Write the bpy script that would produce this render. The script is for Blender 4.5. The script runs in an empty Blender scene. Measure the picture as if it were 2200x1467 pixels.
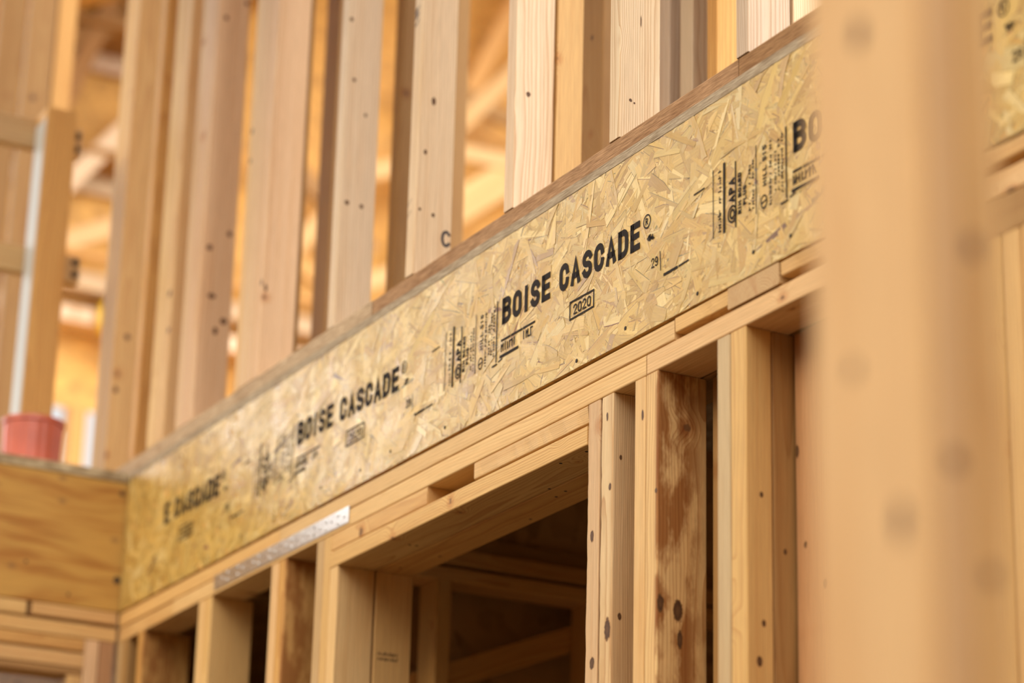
import bpy, bmesh, math, random
from mathutils import Vector, Matrix
random.seed(7)
scene = bpy.context.scene
COL = scene.collection
ZO = 2.74            # height of the rim board's lower edge above the floor

# ------------------------------------------------------------------ materials
class NT:
    def __init__(s, name):
        s.m = bpy.data.materials.new(name); s.m.use_nodes = True
        s.t = s.m.node_tree; s.t.nodes.clear()
        s.out = s.t.nodes.new('ShaderNodeOutputMaterial')
    def n(s, typ, **kw):
        nd = s.t.nodes.new('ShaderNode' + typ)
        for k, v in kw.items(): setattr(nd, k, v)
        return nd
    def l(s, a, b): s.t.links.new(a, b)
    def val(s, sock, v):
        if hasattr(v, 'is_output') or isinstance(v, bpy.types.NodeSocket): s.l(v, sock)
        else: sock.default_value = v
    def math(s, op, a, b=0.0, c=None, clamp=False):
        nd = s.n('Math', operation=op); nd.use_clamp = clamp
        s.val(nd.inputs[0], a); s.val(nd.inputs[1], b)
        if c is not None: s.val(nd.inputs[2], c)
        return nd.outputs[0]
    def vec(s, op, a, b=None, out=0):
        nd = s.n('VectorMath', operation=op); s.val(nd.inputs[0], a)
        if b is not None: s.val(nd.inputs[1], b)
        return nd.outputs[out]
    def mr(s, v, a, b, c=0.0, d=1.0, smooth=True):
        nd = s.n('MapRange'); nd.clamp = True
        if smooth: nd.interpolation_type = 'SMOOTHSTEP'
        s.val(nd.inputs[0], v)
        for i, x in enumerate((a, b, c, d)): s.val(nd.inputs[i + 1], x)
        return nd.outputs[0]
    def mix(s, f, a, b, blend='MIX'):
        nd = s.n('Mix', data_type='RGBA', blend_type=blend)
        s.val(nd.inputs[0], f)
        for i, x in ((6, a), (7, b)):
            if isinstance(x, tuple): x = (*x, 1.0)[:4]
            s.val(nd.inputs[i], x)
        return nd.outputs[2]
    def noise(s, v, scale, detail=2.0, rough=.5, out=0):
        nd = s.n('TexNoise'); s.val(nd.inputs['Vector'], v)
        nd.inputs['Scale'].default_value = scale; nd.inputs['Detail'].default_value = detail
        nd.inputs['Roughness'].default_value = rough
        return nd.outputs[out]
    def comb(s, x, y, z):
        nd = s.n('CombineXYZ')
        for i, v in enumerate((x, y, z)): s.val(nd.inputs[i], v)
        return nd.outputs[0]
    def sep(s, v):
        nd = s.n('SeparateXYZ'); s.val(nd.inputs[0], v); return nd.outputs
    def bsdf(s, col, rough=.6, spec=.35, metal=0.0, bump=None, bstr=.1, bdist=.001):
        b = s.n('BsdfPrincipled')
        if isinstance(col, tuple): col = (*col, 1.0)[:4]
        s.val(b.inputs['Base Color'], col); s.val(b.inputs['Roughness'], rough)
        s.val(b.inputs['Specular IOR Level'], spec); s.val(b.inputs['Metallic'], metal)
        if bump is not None:
            bn = s.n('Bump'); bn.inputs['Strength'].default_value = bstr
            bn.inputs['Distance'].default_value = bdist
            s.l(bump, bn.inputs['Height']); s.l(bn.outputs[0], b.inputs['Normal'])
        return b.outputs[0]
    def done(s, sh): s.l(sh, s.out.inputs[0]); return s.m

def attr(nt, name, kind='OBJECT'):
    a = nt.n('Attribute'); a.attribute_type = kind; a.attribute_name = name; return a

def mat_lumber(name='lumber', knots=True):
    t = NT(name)
    p = t.n('TexCoord').outputs['Object']
    x, y, z = t.sep(p)
    tone = attr(t, 'tone').outputs['Color']; pith = attr(t, 'pith').outputs['Vector']
    seed = attr(t, 'seed').outputs['Fac']
    zs = t.math('ADD', z, t.math('MULTIPLY', seed, 7.3))
    wob = t.noise(t.comb(t.math('MULTIPLY', x, 5), t.math('MULTIPLY', y, 5), t.math('MULTIPLY', zs, .9)), 1.0, 3, out=1)
    wob = t.vec('SCALE', t.vec('SUBTRACT', wob, (.5, .5, .5))); wob.node.inputs['Scale'].default_value = .05
    xy = t.vec('ADD', t.vec('SUBTRACT', t.comb(x, y, 0.0), pith), wob)
    xy = t.vec('MULTIPLY', xy, (1, 1, 0))
    d = t.vec('LENGTH', xy, out=1)
    X, Y, _ = t.sep(xy)
    ang = t.math('MULTIPLY', t.math('ARCTAN2', Y, X), .09)
    vo = t.n('TexVoronoi', voronoi_dimensions='2D', feature='F1')
    t.l(t.comb(ang, zs, 0.0), vo.inputs['Vector']); vo.inputs['Scale'].default_value = 3.6
    kd = t.math('MULTIPLY', vo.outputs['Distance'], 1 / 3.6)
    rnd = t.sep(vo.outputs['Color'])[0]
    kr = t.mr(rnd, .45, 1.0, 0.0, .012, smooth=False)
    dist = t.mr(kd, 0.0, .045, .013, 0.0)
    d2 = t.math('ADD', d, t.math('MULTIPLY', dist, t.math('GREATER_THAN', rnd, .45)))
    rw = t.noise(t.comb(d2, 0.0, seed), 60, 1)
    ph = t.math('ADD', t.math('MULTIPLY', d2, 1 / .0046), t.math('MULTIPLY', rw, 2.5))
    fr = t.math('FRACT', ph)
    late = t.math('MULTIPLY', t.math('POWER', fr, 2.6), t.mr(fr, .93, 1.0, 1.0, 0.0))
    fib = t.noise(t.comb(t.math('MULTIPLY', x, 700), t.math('MULTIPLY', y, 700), t.math('MULTIPLY', zs, 14)), 1.0, 3, .6)
    streak = t.noise(t.comb(t.math('MULTIPLY', x, 70), t.math('MULTIPLY', y, 70), t.math('MULTIPLY', zs, 1.6)), 1.0, 3)
    blot = t.noise(t.comb(t.math('MULTIPLY', x, 9), t.math('MULTIPLY', y, 9), t.math('MULTIPLY', zs, 2.2)), 1.0, 3)
    contrast = attr(t, 'grain').outputs['Fac']
    col = t.mix(t.math('MULTIPLY', late, contrast), tone, t.mix(1.0, tone, (.66, .48, .34), 'MULTIPLY'))
    col = t.mix(t.mr(streak, .45, .75, 0, .5), col, t.mix(1.0, col, (.86, .74, .62), 'MULTIPLY'))
    col = t.mix(t.mr(blot, .5, .78, 0, .55), col, t.mix(1.0, col, (.88, .76, .60), 'MULTIPLY'))
    col = t.mix(1.0, col, t.mr(fib, .25, .75, .86, 1.1), 'MULTIPLY')
    st = attr(t, 'stain').outputs['Fac']
    sn = t.noise(t.comb(t.math('MULTIPLY', x, 20), t.math('MULTIPLY', y, 24), t.math('MULTIPLY', zs, 9)), 1.0, 4, .62)
    sm = t.math('MULTIPLY', t.math('MULTIPLY', t.mr(sn, .38, .58), t.mr(x, .008, .018)), t.mr(y, .065, .0))
    col = t.mix(t.math('MULTIPLY', sm, st), col, t.mix(1.0, col, (.46, .29, .17), 'MULTIPLY'))
    if knots:
        edge = t.noise(t.vec('SCALE', p), 1.0, 2); 
        edge.node.inputs['Scale'].default_value = 160
        kk = t.math('ADD', kd, t.math('MULTIPLY', t.math('SUBTRACT', edge, .5), .006))
        halo = t.math('MULTIPLY', t.mr(t.math('SUBTRACT', kk, kr), 0.0, .016, 1.0, 0.0), t.math('GREATER_THAN', rnd, .5))
        col = t.mix(t.math('MULTIPLY', halo, .5), col, t.mix(1.0, col, (.72, .46, .26), 'MULTIPLY'))
        core = t.math('MULTIPLY', t.mr(t.math('SUBTRACT', kk, kr), -.004, 0.0, 1.0, 0.0), t.math('GREATER_THAN', rnd, .5))
        col = t.mix(t.math('MULTIPLY', core, .8), col, (.13, .06, .025))
    return t.done(t.bsdf(col, .62, .3, bump=fib, bstr=.12, bdist=.0006))

def mat_knot():
    t = NT('knot'); uv = t.n('UVMap'); uv.uv_map = 'knot'
    v = t.vec('SUBTRACT', uv.outputs[0], (.5, .5, 0))
    ps = t.n('TexCoord').outputs['Object']; nz = t.noise(ps, 150, 3)
    r = t.math('ADD', t.math('MULTIPLY', t.vec('LENGTH', v, out=1), 2), t.math('MULTIPLY', t.math('SUBTRACT', nz, .5), .55))
    cr = t.n('ValToRGB'); t.l(r, cr.inputs[0]); e = cr.color_ramp.elements
    e[0].position = 0; e[0].color = (.13, .06, .022, 1); e[1].position = 1; e[1].color = (.36, .19, .075, 1)
    for q, c in ((.35, (.09, .04, .015, 1)), (.55, (.06, .026, .010, 1)), (.68, (.22, .10, .035, 1))):
        k = e.new(q); k.color = c
    b = t.bsdf(cr.outputs[0], .55, .3)
    tr = t.n('BsdfTransparent'); mx = t.n('MixShader')
    t.l(t.mr(r, .55, .88, 0, 1), mx.inputs[0]); t.l(b, mx.inputs[1]); t.l(tr.outputs[0], mx.inputs[2])
    return t.done(mx.outputs[0])

def mat_strand():
    t = NT('osb_strand')
    c = attr(t, 'scol', 'GEOMETRY').outputs['Color']
    uv = t.n('UVMap'); uv.uv_map = 'strand'
    u, v, _ = t.sep(uv.outputs[0])
    f1 = t.noise(t.comb(t.math('MULTIPLY', u, 900), t.math('MULTIPLY', v, 22), 0.0), 1.0, 3, .6)
    f2 = t.noise(t.comb(t.math('MULTIPLY', u, 160), t.math('MULTIPLY', v, 9), 0.0), 1.0, 2)
    col = t.mix(1.0, c, t.mr(f1, .25, .75, .84, 1.12), 'MULTIPLY')
    col = t.mix(t.mr(f2, .5, .8, 0, .55), col, t.mix(1.0, col, (.84, .70, .52), 'MULTIPLY'))
    g = t.noise(t.n('TexCoord').outputs['Object'], 14, 3)
    return t.done(t.bsdf(col, t.mr(g, .3, .7, .24, .42), .30, bump=f1, bstr=.25, bdist=.0008))

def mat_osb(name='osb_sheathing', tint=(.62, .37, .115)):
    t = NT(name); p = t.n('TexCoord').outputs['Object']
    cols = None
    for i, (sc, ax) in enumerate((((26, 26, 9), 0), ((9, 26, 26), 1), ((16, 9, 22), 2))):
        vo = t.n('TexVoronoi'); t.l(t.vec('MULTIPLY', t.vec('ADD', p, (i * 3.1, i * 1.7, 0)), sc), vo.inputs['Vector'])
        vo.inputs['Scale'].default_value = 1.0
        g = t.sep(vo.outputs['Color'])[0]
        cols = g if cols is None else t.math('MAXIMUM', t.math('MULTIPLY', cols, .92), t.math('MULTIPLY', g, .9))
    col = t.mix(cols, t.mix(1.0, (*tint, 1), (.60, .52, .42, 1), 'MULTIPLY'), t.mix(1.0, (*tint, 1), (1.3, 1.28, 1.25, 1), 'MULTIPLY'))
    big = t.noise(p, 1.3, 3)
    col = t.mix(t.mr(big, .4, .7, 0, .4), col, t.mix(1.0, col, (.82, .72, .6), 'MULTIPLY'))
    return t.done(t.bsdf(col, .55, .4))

def mat_ply():
    t = NT('laminated_veneer'); p = t.n('TexCoord').outputs['Object']
    x, y, z = t.sep(p)
    w = t.noise(t.comb(0.0, t.math('MULTIPLY', z, 1.2), t.math('MULTIPLY', x, 4)), 1.0, 3, out=0)
    x, y = y, x
    yy = t.math('ADD', t.math('MULTIPLY', y, 22), t.math('MULTIPLY', w, 5.0))
    band = t.noise(t.comb(0.0, t.math('MULTIPLY', z, 2.0), yy), 1.6, 4)
    fib = t.noise(t.comb(0.0, t.math('MULTIPLY', z, 9), t.math('MULTIPLY', y, 500)), 1.0, 3)
    tone = attr(t, 'tone').outputs['Color']
    col = t.mix(t.mr(band, .42, .66, 0, .85), tone, t.mix(1.0, tone, (.66, .46, .26), 'MULTIPLY'))
    col = t.mix(1.0, col, t.mr(fib, .25, .75, .86, 1.1), 'MULTIPLY')
    vo = t.n('TexVoronoi', voronoi_dimensions='2D'); t.l(t.comb(z, t.math('MULTIPLY', y, 1.6), 0.0), vo.inputs['Vector'])
    vo.inputs['Scale'].default_value = 6
    k = t.math('MULTIPLY', t.mr(vo.outputs['Distance'], .03, .10, 1, 0), t.math('GREATER_THAN', t.sep(vo.outputs['Color'])[0], .45))
    col = t.mix(t.math('MULTIPLY', k, .6), col, (.18, .085, .03))
    return t.done(t.bsdf(col, .55, .35, bump=fib, bstr=.1, bdist=.0006))

def mat_edge():
    t = NT('weathered_panel_edge'); p = t.n('TexCoord').outputs['Object']
    x, y, z = t.sep(p)
    tone = attr(t, 'tone').outputs['Color']
    a = t.noise(t.comb(t.math('MULTIPLY', x, 90), t.math('MULTIPLY', y, 600), t.math('MULTIPLY', z, 22)), 1.0, 4, .65)
    b = t.noise(t.comb(t.math('MULTIPLY', x, 30), t.math('MULTIPLY', y, 50), t.math('MULTIPLY', z, 8)), 1.0, 3)
    col = t.mix(t.mr(a, .35, .7, 0, 1), t.mix(1.0, tone, (.55, .48, .40), 'MULTIPLY'), t.mix(1.0, tone, (1.25, 1.22, 1.18), 'MULTIPLY'))
    col = t.mix(t.mr(b, .5, .72, 0, .6), col, t.mix(1.0, col, (.62, .52, .42), 'MULTIPLY'))
    return t.done(t.bsdf(col, .75, .2, bump=a, bstr=.5, bdist=.0015))

def mat_ink(name='ink', wear=.34, colr=(.022, .016, .014)):
    t = NT(name); p = t.n('TexCoord').outputs['Object']
    a = t.noise(p, 130, 4, .65); c = t.noise(t.vec('MULTIPLY', p, (1, 1, 1)), 26, 3)
    m = t.math('ADD', t.math('MULTIPLY', a, .72), t.math('MULTIPLY', c, .28))
    b = t.bsdf(colr, .75, .12); tr = t.n('BsdfTransparent'); mx = t.n('MixShader')
    t.l(t.mr(m, wear, wear + .07, .04, .95), mx.inputs[0]); t.l(b, mx.inputs[1]); t.l(tr.outputs[0], mx.inputs[2])
    return t.done(mx.outputs[0])

def mat_plain(name, col, rough=.6, spec=.4, metal=0.0, nscale=None, namp=.15):
    t = NT(name)
    if nscale:
        g = t.noise(t.n('TexCoord').outputs['Object'], nscale, 3)
        c = t.mix(1.0, (*col, 1), t.mr(g, .25, .75, 1 - namp, 1 + namp), 'MULTIPLY')
        return t.done(t.bsdf(c, rough, spec, metal, bump=g, bstr=.1))
    return t.done(t.bsdf(col, rough, spec, metal))

LUM = mat_lumber(); KNOT = mat_knot(); STRAND = mat_strand(); OSB = mat_osb(); PLY = mat_ply(); EDGE = mat_edge()
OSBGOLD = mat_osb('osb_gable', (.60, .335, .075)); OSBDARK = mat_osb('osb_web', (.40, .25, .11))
INK = mat_ink('black_ink', .645); INKFADE = mat_ink('faded_ink', .57)
PENCIL = mat_plain('marker', (.03, .025, .03))
GALV = mat_plain('galvanized_steel', (.72, .73, .74), .38, .5, 1.0, 60, .12)
DULL = mat_plain('dull_grey', (.50, .485, .46), .55, .4)
HOLE = mat_plain('nail_hole_dark', (.03, .02, .015), .8)
NAIL = mat_plain('nail_steel', (.35, .34, .33), .35, .5, 1.0)
RED = mat_plain('red_plastic', (.52, .115, .065), .4, .5, 0, 20, .12)
YEL = mat_plain('yellow_plastic', (.85, .55, .02), .4, .5)
CONC = mat_plain('concrete', (.20, .15, .10), .85, .2, 0, 3, .15)
DIRT = mat_plain('dirt', (.30, .24, .17), .9, .1, 0, 2, .2)

TONES = {  # board colours; brown also serves to paint shade on recessed boards
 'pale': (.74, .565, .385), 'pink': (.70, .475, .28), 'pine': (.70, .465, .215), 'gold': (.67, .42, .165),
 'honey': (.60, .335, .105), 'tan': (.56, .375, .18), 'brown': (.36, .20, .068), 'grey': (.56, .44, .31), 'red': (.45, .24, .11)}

# ------------------------------------------------------------------ object helpers
def tag(o, label=None, cat=None, group=None, kind=None):
    if label: o['label'] = label
    if cat: o['category'] = cat
    if group: o['group'] = group
    if kind: o['kind'] = kind
    return o

def link(name, me, mats, parent=None, loc=None, mw=None):
    o = bpy.data.objects.new(name, me); COL.objects.link(o)
    for m in (mats if isinstance(mats, (list, tuple)) else [mats]): me.materials.append(m)
    if mw is not None: o.matrix_world = mw
    elif loc is not None: o.location = loc
    if parent is not None:
        o.parent = parent
        o.matrix_parent_inverse = parent.matrix_world.inverted() if mw is not None else Matrix()
    return o

def section(a, b, r, seg=3):
    pts = []
    for cx, cy, a0 in ((a - r, b - r, 0), (-a + r, b - r, 90), (-a + r, -b + r, 180), (a - r, -b + r, 270)):
        for i in range(seg + 1):
            t = math.radians(a0 + 90 * i / seg); pts.append((cx + r * math.cos(t), cy + r * math.sin(t)))
    return pts

def beam_mesh(a, b, L, r=.003, wane=None, seed=0):
    """rounded bar; a,b half sizes across, L half length along local z."""
    rg = random.Random(seed)
    pts = section(a, b, min(r, a * .45, b * .45)); n = len(pts)
    ns = 1 if not wane else max(2, int(2 * L / .018))
    me = bpy.data.meshes.new('board'); vs = []; fs = []
    off = 0.0
    for k in range(ns + 1):
        z = -L + 2 * L * k / ns
        if wane: off = .90 * off + rg.uniform(-1, 1) * wane[1] * .6
        for i, (x, y) in enumerate(pts):
            if wane and (i // 4) == wane[0]:
                x -= math.copysign(abs(off), x) * .9; y -= math.copysign(abs(off), y) * .45
            vs.append((x, y, z))
    for k in range(ns):
        for i in range(n):
            j = (i + 1) % n
            fs.append((k * n + i, k * n + j, (k + 1) * n + j, (k + 1) * n + i))
    fs.append(tuple(range(n - 1, -1, -1))); fs.append(tuple(ns * n + i for i in range(n)))
    me.from_pydata(vs, [], fs); me.update()
    return me

ROT = {'z': Matrix.Identity(3), 'x': Matrix(((0, 0, 1), (1, 0, 0), (0, 1, 0))), 'y': Matrix(((0, 1, 0), (0, 0, 1), (1, 0, 0)))}
COUNT = [0]
def props(o, tone, seed=None, grain=.6, pith=None):
    c = TONES[tone] if isinstance(tone, str) else tone
    rg = random.Random(COUNT[0] * 17 + 5); COUNT[0] += 1
    j = rg.uniform(.95, 1.05)
    o['tone'] = [c[0] * j, c[1] * j * rg.uniform(.98, 1.02), c[2] * j * rg.uniform(.95, 1.05)]
    o['seed'] = float(rg.uniform(0, 40) if seed is None else seed); o['grain'] = grain
    if pith is None:
        an = rg.uniform(0, 6.28); R = rg.uniform(.03, .12); pith = (R * math.cos(an), R * math.sin(an))
    o['pith'] = [pith[0], pith[1], 0.0]

def add_knots(me, M, knots):
    """ellipse patches of knot wood let into the board's face; knots = (face, u, v, ru, rv) in world axes"""
    inv = M.inverted(); bm = bmesh.new(); bm.from_mesh(me); uvl = bm.loops.layers.uv.new('knot')
    for face, P, ru, rv in knots:
        n = {'+X': Vector((1, 0, 0)), '-Y': Vector((0, -1, 0)), '-Z': Vector((0, 0, -1))}[face]
        e1 = {'+X': Vector((0, 1, 0)), '-Y': Vector((1, 0, 0)), '-Z': Vector((1, 0, 0))}[face]
        e2 = {'+X': Vector((0, 0, 1)), '-Y': Vector((0, 0, 1)), '-Z': Vector((0, 1, 0))}[face]
        P = Vector(P) + n * .0003; vs = []; uv = []
        for i in range(18):
            t = 2 * math.pi * i / 18; k = 1.3
            vs.append(bm.verts.new(inv @ (P + e1 * ru * k * math.cos(t) + e2 * rv * k * math.sin(t))))
            uv.append((.5 + .5 * math.cos(t), .5 + .5 * math.sin(t)))
        f = bm.faces.new(vs); f.material_index = 1; f.normal_update()
        if (M.to_3x3() @ f.normal).dot(n) < 0: f.normal_flip()
        m = {v: u for v, u in zip(vs, uv)}
        for lp in f.loops: lp[uvl].uv = m[lp.vert]
    bm.to_mesh(me); bm.free()

def B(name, label, cat, axis, x0, x1, y0, y1, z0, z1, tone='pine', group=None, parent=None, knots=(), grain=.6,
      r=.003, wane=None, mat=None, seed=None, pith=None, zo=True, stain=0.0):
    z0 += ZO if zo else 0; z1 += ZO if zo else 0
    c = Vector(((x0 + x1) / 2, (y0 + y1) / 2, (z0 + z1) / 2)); h = ((x1 - x0) / 2, (y1 - y0) / 2, (z1 - z0) / 2)
    a, b, L = {'z': (h[0], h[1], h[2]), 'x': (h[1], h[2], h[0]), 'y': (h[2], h[0], h[1])}[axis]
    me = beam_mesh(a, b, L, r, wane, COUNT[0])
    M = Matrix.Translation(c) @ ROT[axis].to_4x4()
    kn = [(f, (P[0], P[1], P[2] + ZO), ru, rv) for f, P, ru, rv in knots]
    if kn: add_knots(me, M, kn)
    o = link(name, me, [mat or LUM] + ([KNOT] if kn else []), parent, mw=M)
    props(o, tone, seed, grain, pith); tag(o, label, cat, group)
    o['stain'] = stain
    return o

def bar(name, p0, p1, w, d, tone, parent=None, up=(1, 0, 0), label=None, cat=None, group=None, mat=None):
    """straight timber from p0 to p1; w across, d along `up`."""
    p0 = Vector(p0) + Vector((0, 0, ZO)); p1 = Vector(p1) + Vector((0, 0, ZO)); dz = (p1 - p0).normalized(); up = Vector(up)
    ax = (up - dz * up.dot(dz)).normalized(); ay = dz.cross(ax)
    M = Matrix.Translation((p0 + p1) / 2) @ Matrix((ax, ay, dz)).transposed().to_4x4()
    me = beam_mesh(d / 2, w / 2, (p1 - p0).length / 2)
    o = link(name, me, mat or LUM, parent, mw=M); props(o, tone); tag(o, label, cat, group)
    return o

def empty(name, loc, label, cat, group=None):
    o = bpy.data.objects.new(name, None); COL.objects.link(o); o.location = (loc[0], loc[1], loc[2] + ZO)
    o.matrix_world = Matrix.Translation(o.location); o.empty_display_size = .05
    return tag(o, label, cat, group)

def disc(name, P, n, rad, thick, mat, parent, seg=10):
    """small round head lying on a surface, facing n"""
    n = Vector(n); up = Vector((0, 0, 1)) if abs(n.z) < .9 else Vector((1, 0, 0))
    ax = up.cross(n).normalized(); ay = n.cross(ax)
    bm = bmesh.new(); lo = []; hi = []; top = []
    for i in range(seg):
        t = 2 * math.pi * i / seg; d = ax * math.cos(t) + ay * math.sin(t)
        lo.append(bm.verts.new(d * rad)); hi.append(bm.verts.new(d * rad + n * thick * .6)); top.append(bm.verts.new(d * rad * .72 + n * thick))
    for i in range(seg):
        j = (i + 1) % seg
        bm.faces.new((lo[i], lo[j], hi[j], hi[i])); bm.faces.new((hi[i], hi[j], top[j], top[i]))
    bm.faces.new(top); bm.normal_update(); me = bpy.data.meshes.new(name); bm.to_mesh(me); bm.free()
    return link(name, me, mat, parent, mw=Matrix.Translation(Vector(P) + Vector((0, 0, ZO))))

# ------------------------------------------------------------------ stroke lettering
def arc(cx, cz, rx, rz, a0, a1, n=7):
    return [(cx + rx * math.cos(math.radians(a0 + (a1 - a0) * i / n)), cz + rz * math.sin(math.radians(a0 + (a1 - a0) * i / n))) for i in range(n + 1)]
def glyph(ch):
    w = .5
    oval = arc(w / 2, .72, w / 2, .28, 0, 180) + arc(w / 2, .28, w / 2, .28, 180, 360)
    G = {'B': [[(0, 0), (0, 1)], [(0, 1)] + arc(w - .24, .77, .24, .23, 90, -90) + [(0, .54)], [(0, .54)] + arc(w - .24, .27, .26, .27, 90, -90) + [(0, 0)]],
         'O': [oval + [oval[0]]], '0': [oval + [oval[0]]], 'I': [[(.1, 0), (.1, 1)]],
         'S': [arc(w / 2, .74, w / 2, .26, 20, 180) + arc(w / 2, .74, w / 2, .24, 180, 270)[1:] + arc(w / 2, .26, w / 2, .24, 90, 0) + arc(w / 2, .26, w / 2, .26, 0, -160)],
         'E': [[(0, 0), (0, 1)], [(0, 1), (w * .9, 1)], [(0, .52), (w * .8, .52)], [(0, 0), (w * .9, 0)]],
         'C': [arc(w / 2, .72, w / 2, .28, 0, 180) + arc(w / 2, .28, w / 2, .28, 180, 360)],
         'A': [[(0, 0), (w / 2, 1), (w, 0)], [(.1, .3), (w - .1, .3)]],
         'D': [[(0, 0), (0, 1)], [(0, 1)] + arc(w - .26, .70, .26, .30, 90, 0) + arc(w - .26, .30, .26, .30, 0, -90) + [(0, 0)]],
         'R': [[(0, 0), (0, 1)], [(0, 1)] + arc(w - .24, .74, .24, .26, 90, -90) + [(0, .48)], [(.2, .48), (w, 0)]],
         'P': [[(0, 0), (0, 1)], [(0, 1)] + arc(w - .24, .74, .24, .26, 90, -90) + [(0, .48)]],
         'M': [[(0, 0), (0, 1), (.3, .35), (.6, 1), (.6, 0)]], 'L': [[(0, 1), (0, 0), (w * .85, 0)]],
         'U': [[(0, 1)] + arc(w / 2, .27, w / 2, .27, 180, 360) + [(w, 1)]], 'T': [[(0, 1), (w, 1)], [(w / 2, 1), (w / 2, 0)]],
         '1': [[(.05, .8), (.25, 1), (.25, 0)]], '5': [[(w, 1), (.05, 1), (.02, .58)] + arc(w / 2, .30, w / 2, .30, 110, -150)],
         '2': [arc(w / 2, .73, w / 2, .27, 170, -20) + [(0, 0), (w, 0)]], '9': [arc(w / 2, .7, w / 2, .3, 0, 360), [(w, .7), (w, .5)] + arc(w / 2, .28, w / 2, .28, 0, -140)],
         '8': [arc(w / 2, .75, w / 2 * .9, .25, 0, 360), arc(w / 2, .26, w / 2, .26, 0, 360)], ' ': []}
    adv = {'I': .2, 'M': .6, ' ': .12}.get(ch, w)
    return G[ch], adv
def stroke(bm, pts, th, y=0.0):
    """flat ribbon along pts (x,z) of width th"""
    vs = []; n = len(pts); closed = n > 3 and (Vector(pts[0]) - Vector(pts[-1])).length < 1e-6
    for i in range(n):
        a = Vector(pts[i - 1] if i else (pts[-2] if closed else pts[0])); b = Vector(pts[i]); c = Vector(pts[i + 1] if i < n - 1 else (pts[1] if closed else pts[-1]))
        d1 = (b - a); d2 = (c - b)
        d1 = d1.normalized() if d1.length > 1e-9 else d2.normalized(); d2 = d2.normalized() if d2.length > 1e-9 else d1
        t = (d1 + d2); t = t.normalized() if t.length > .3 else d1
        nn = Vector((-t.y, t.x)); k = th / 2 / max(.6, nn.dot(Vector((-d1.y, d1.x))))
        p = b.copy()
        if not closed and i == 0: p -= d2 * th / 2 * .98
        if not closed and i == n - 1: p += d1 * th / 2 * .98
        vs.append((bm.verts.new((p.x + nn.x * k, y, p.y + nn.y * k)), bm.verts.new((p.x - nn.x * k, y, p.y - nn.y * k))))
    for i in range(n - 1):
        try: bm.faces.new((vs[i][0], vs[i][1], vs[i + 1][1], vs[i + 1][0]))
        except ValueError: pass
def text(bm, s, x, z, h, wscale, th, gap, rot=False, rise=0.0, skip=''):
    """write s from (x,z); rot turns the line to read upward. The strokes are inset so that h is the full cap height."""
    cx = 0.0
    for i, ch in enumerate(s):
        st, adv = glyph(ch)
        if i not in (skip or ()):
            for pl in st:
                q = []
                for px, pz in pl:
                    lx = cx + th / 2 + px * wscale; lz = th / 2 + pz * (h - th)
                    q.append((x - lz, z + lx) if rot else (x + lx, z + lz))
                stroke(bm, q, th)
        cx += adv * wscale + th + gap
    return cx
def ticks(bm, x, z0, z1, h, rg, th=.0022):
    """a worn, no longer readable line of stamp print running upward"""
    z = z0
    while z < z1:
        l = rg.uniform(.002, .006)
        if rg.random() < .8:
            a = x - rg.uniform(.2, 1) * h; stroke(bm, [(a, z), (x, z + rg.uniform(-.001, .001))], th)
            if rg.random() < .5: stroke(bm, [(x - h * .5, z), (x - h * .5, z + l)], th * .8)
        z += l + .0022
def ink(name, bm, mat, parent, label=None, y=-.0021):
    me = bpy.data.meshes.new(name); bm.normal_update()
    for f in bm.faces:
        if f.normal.y > 0: f.normal_flip()
    bm.to_mesh(me); bm.free()
    return tag(link(name, me, mat, parent, mw=Matrix.Translation((0, y, ZO))), label)

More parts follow.
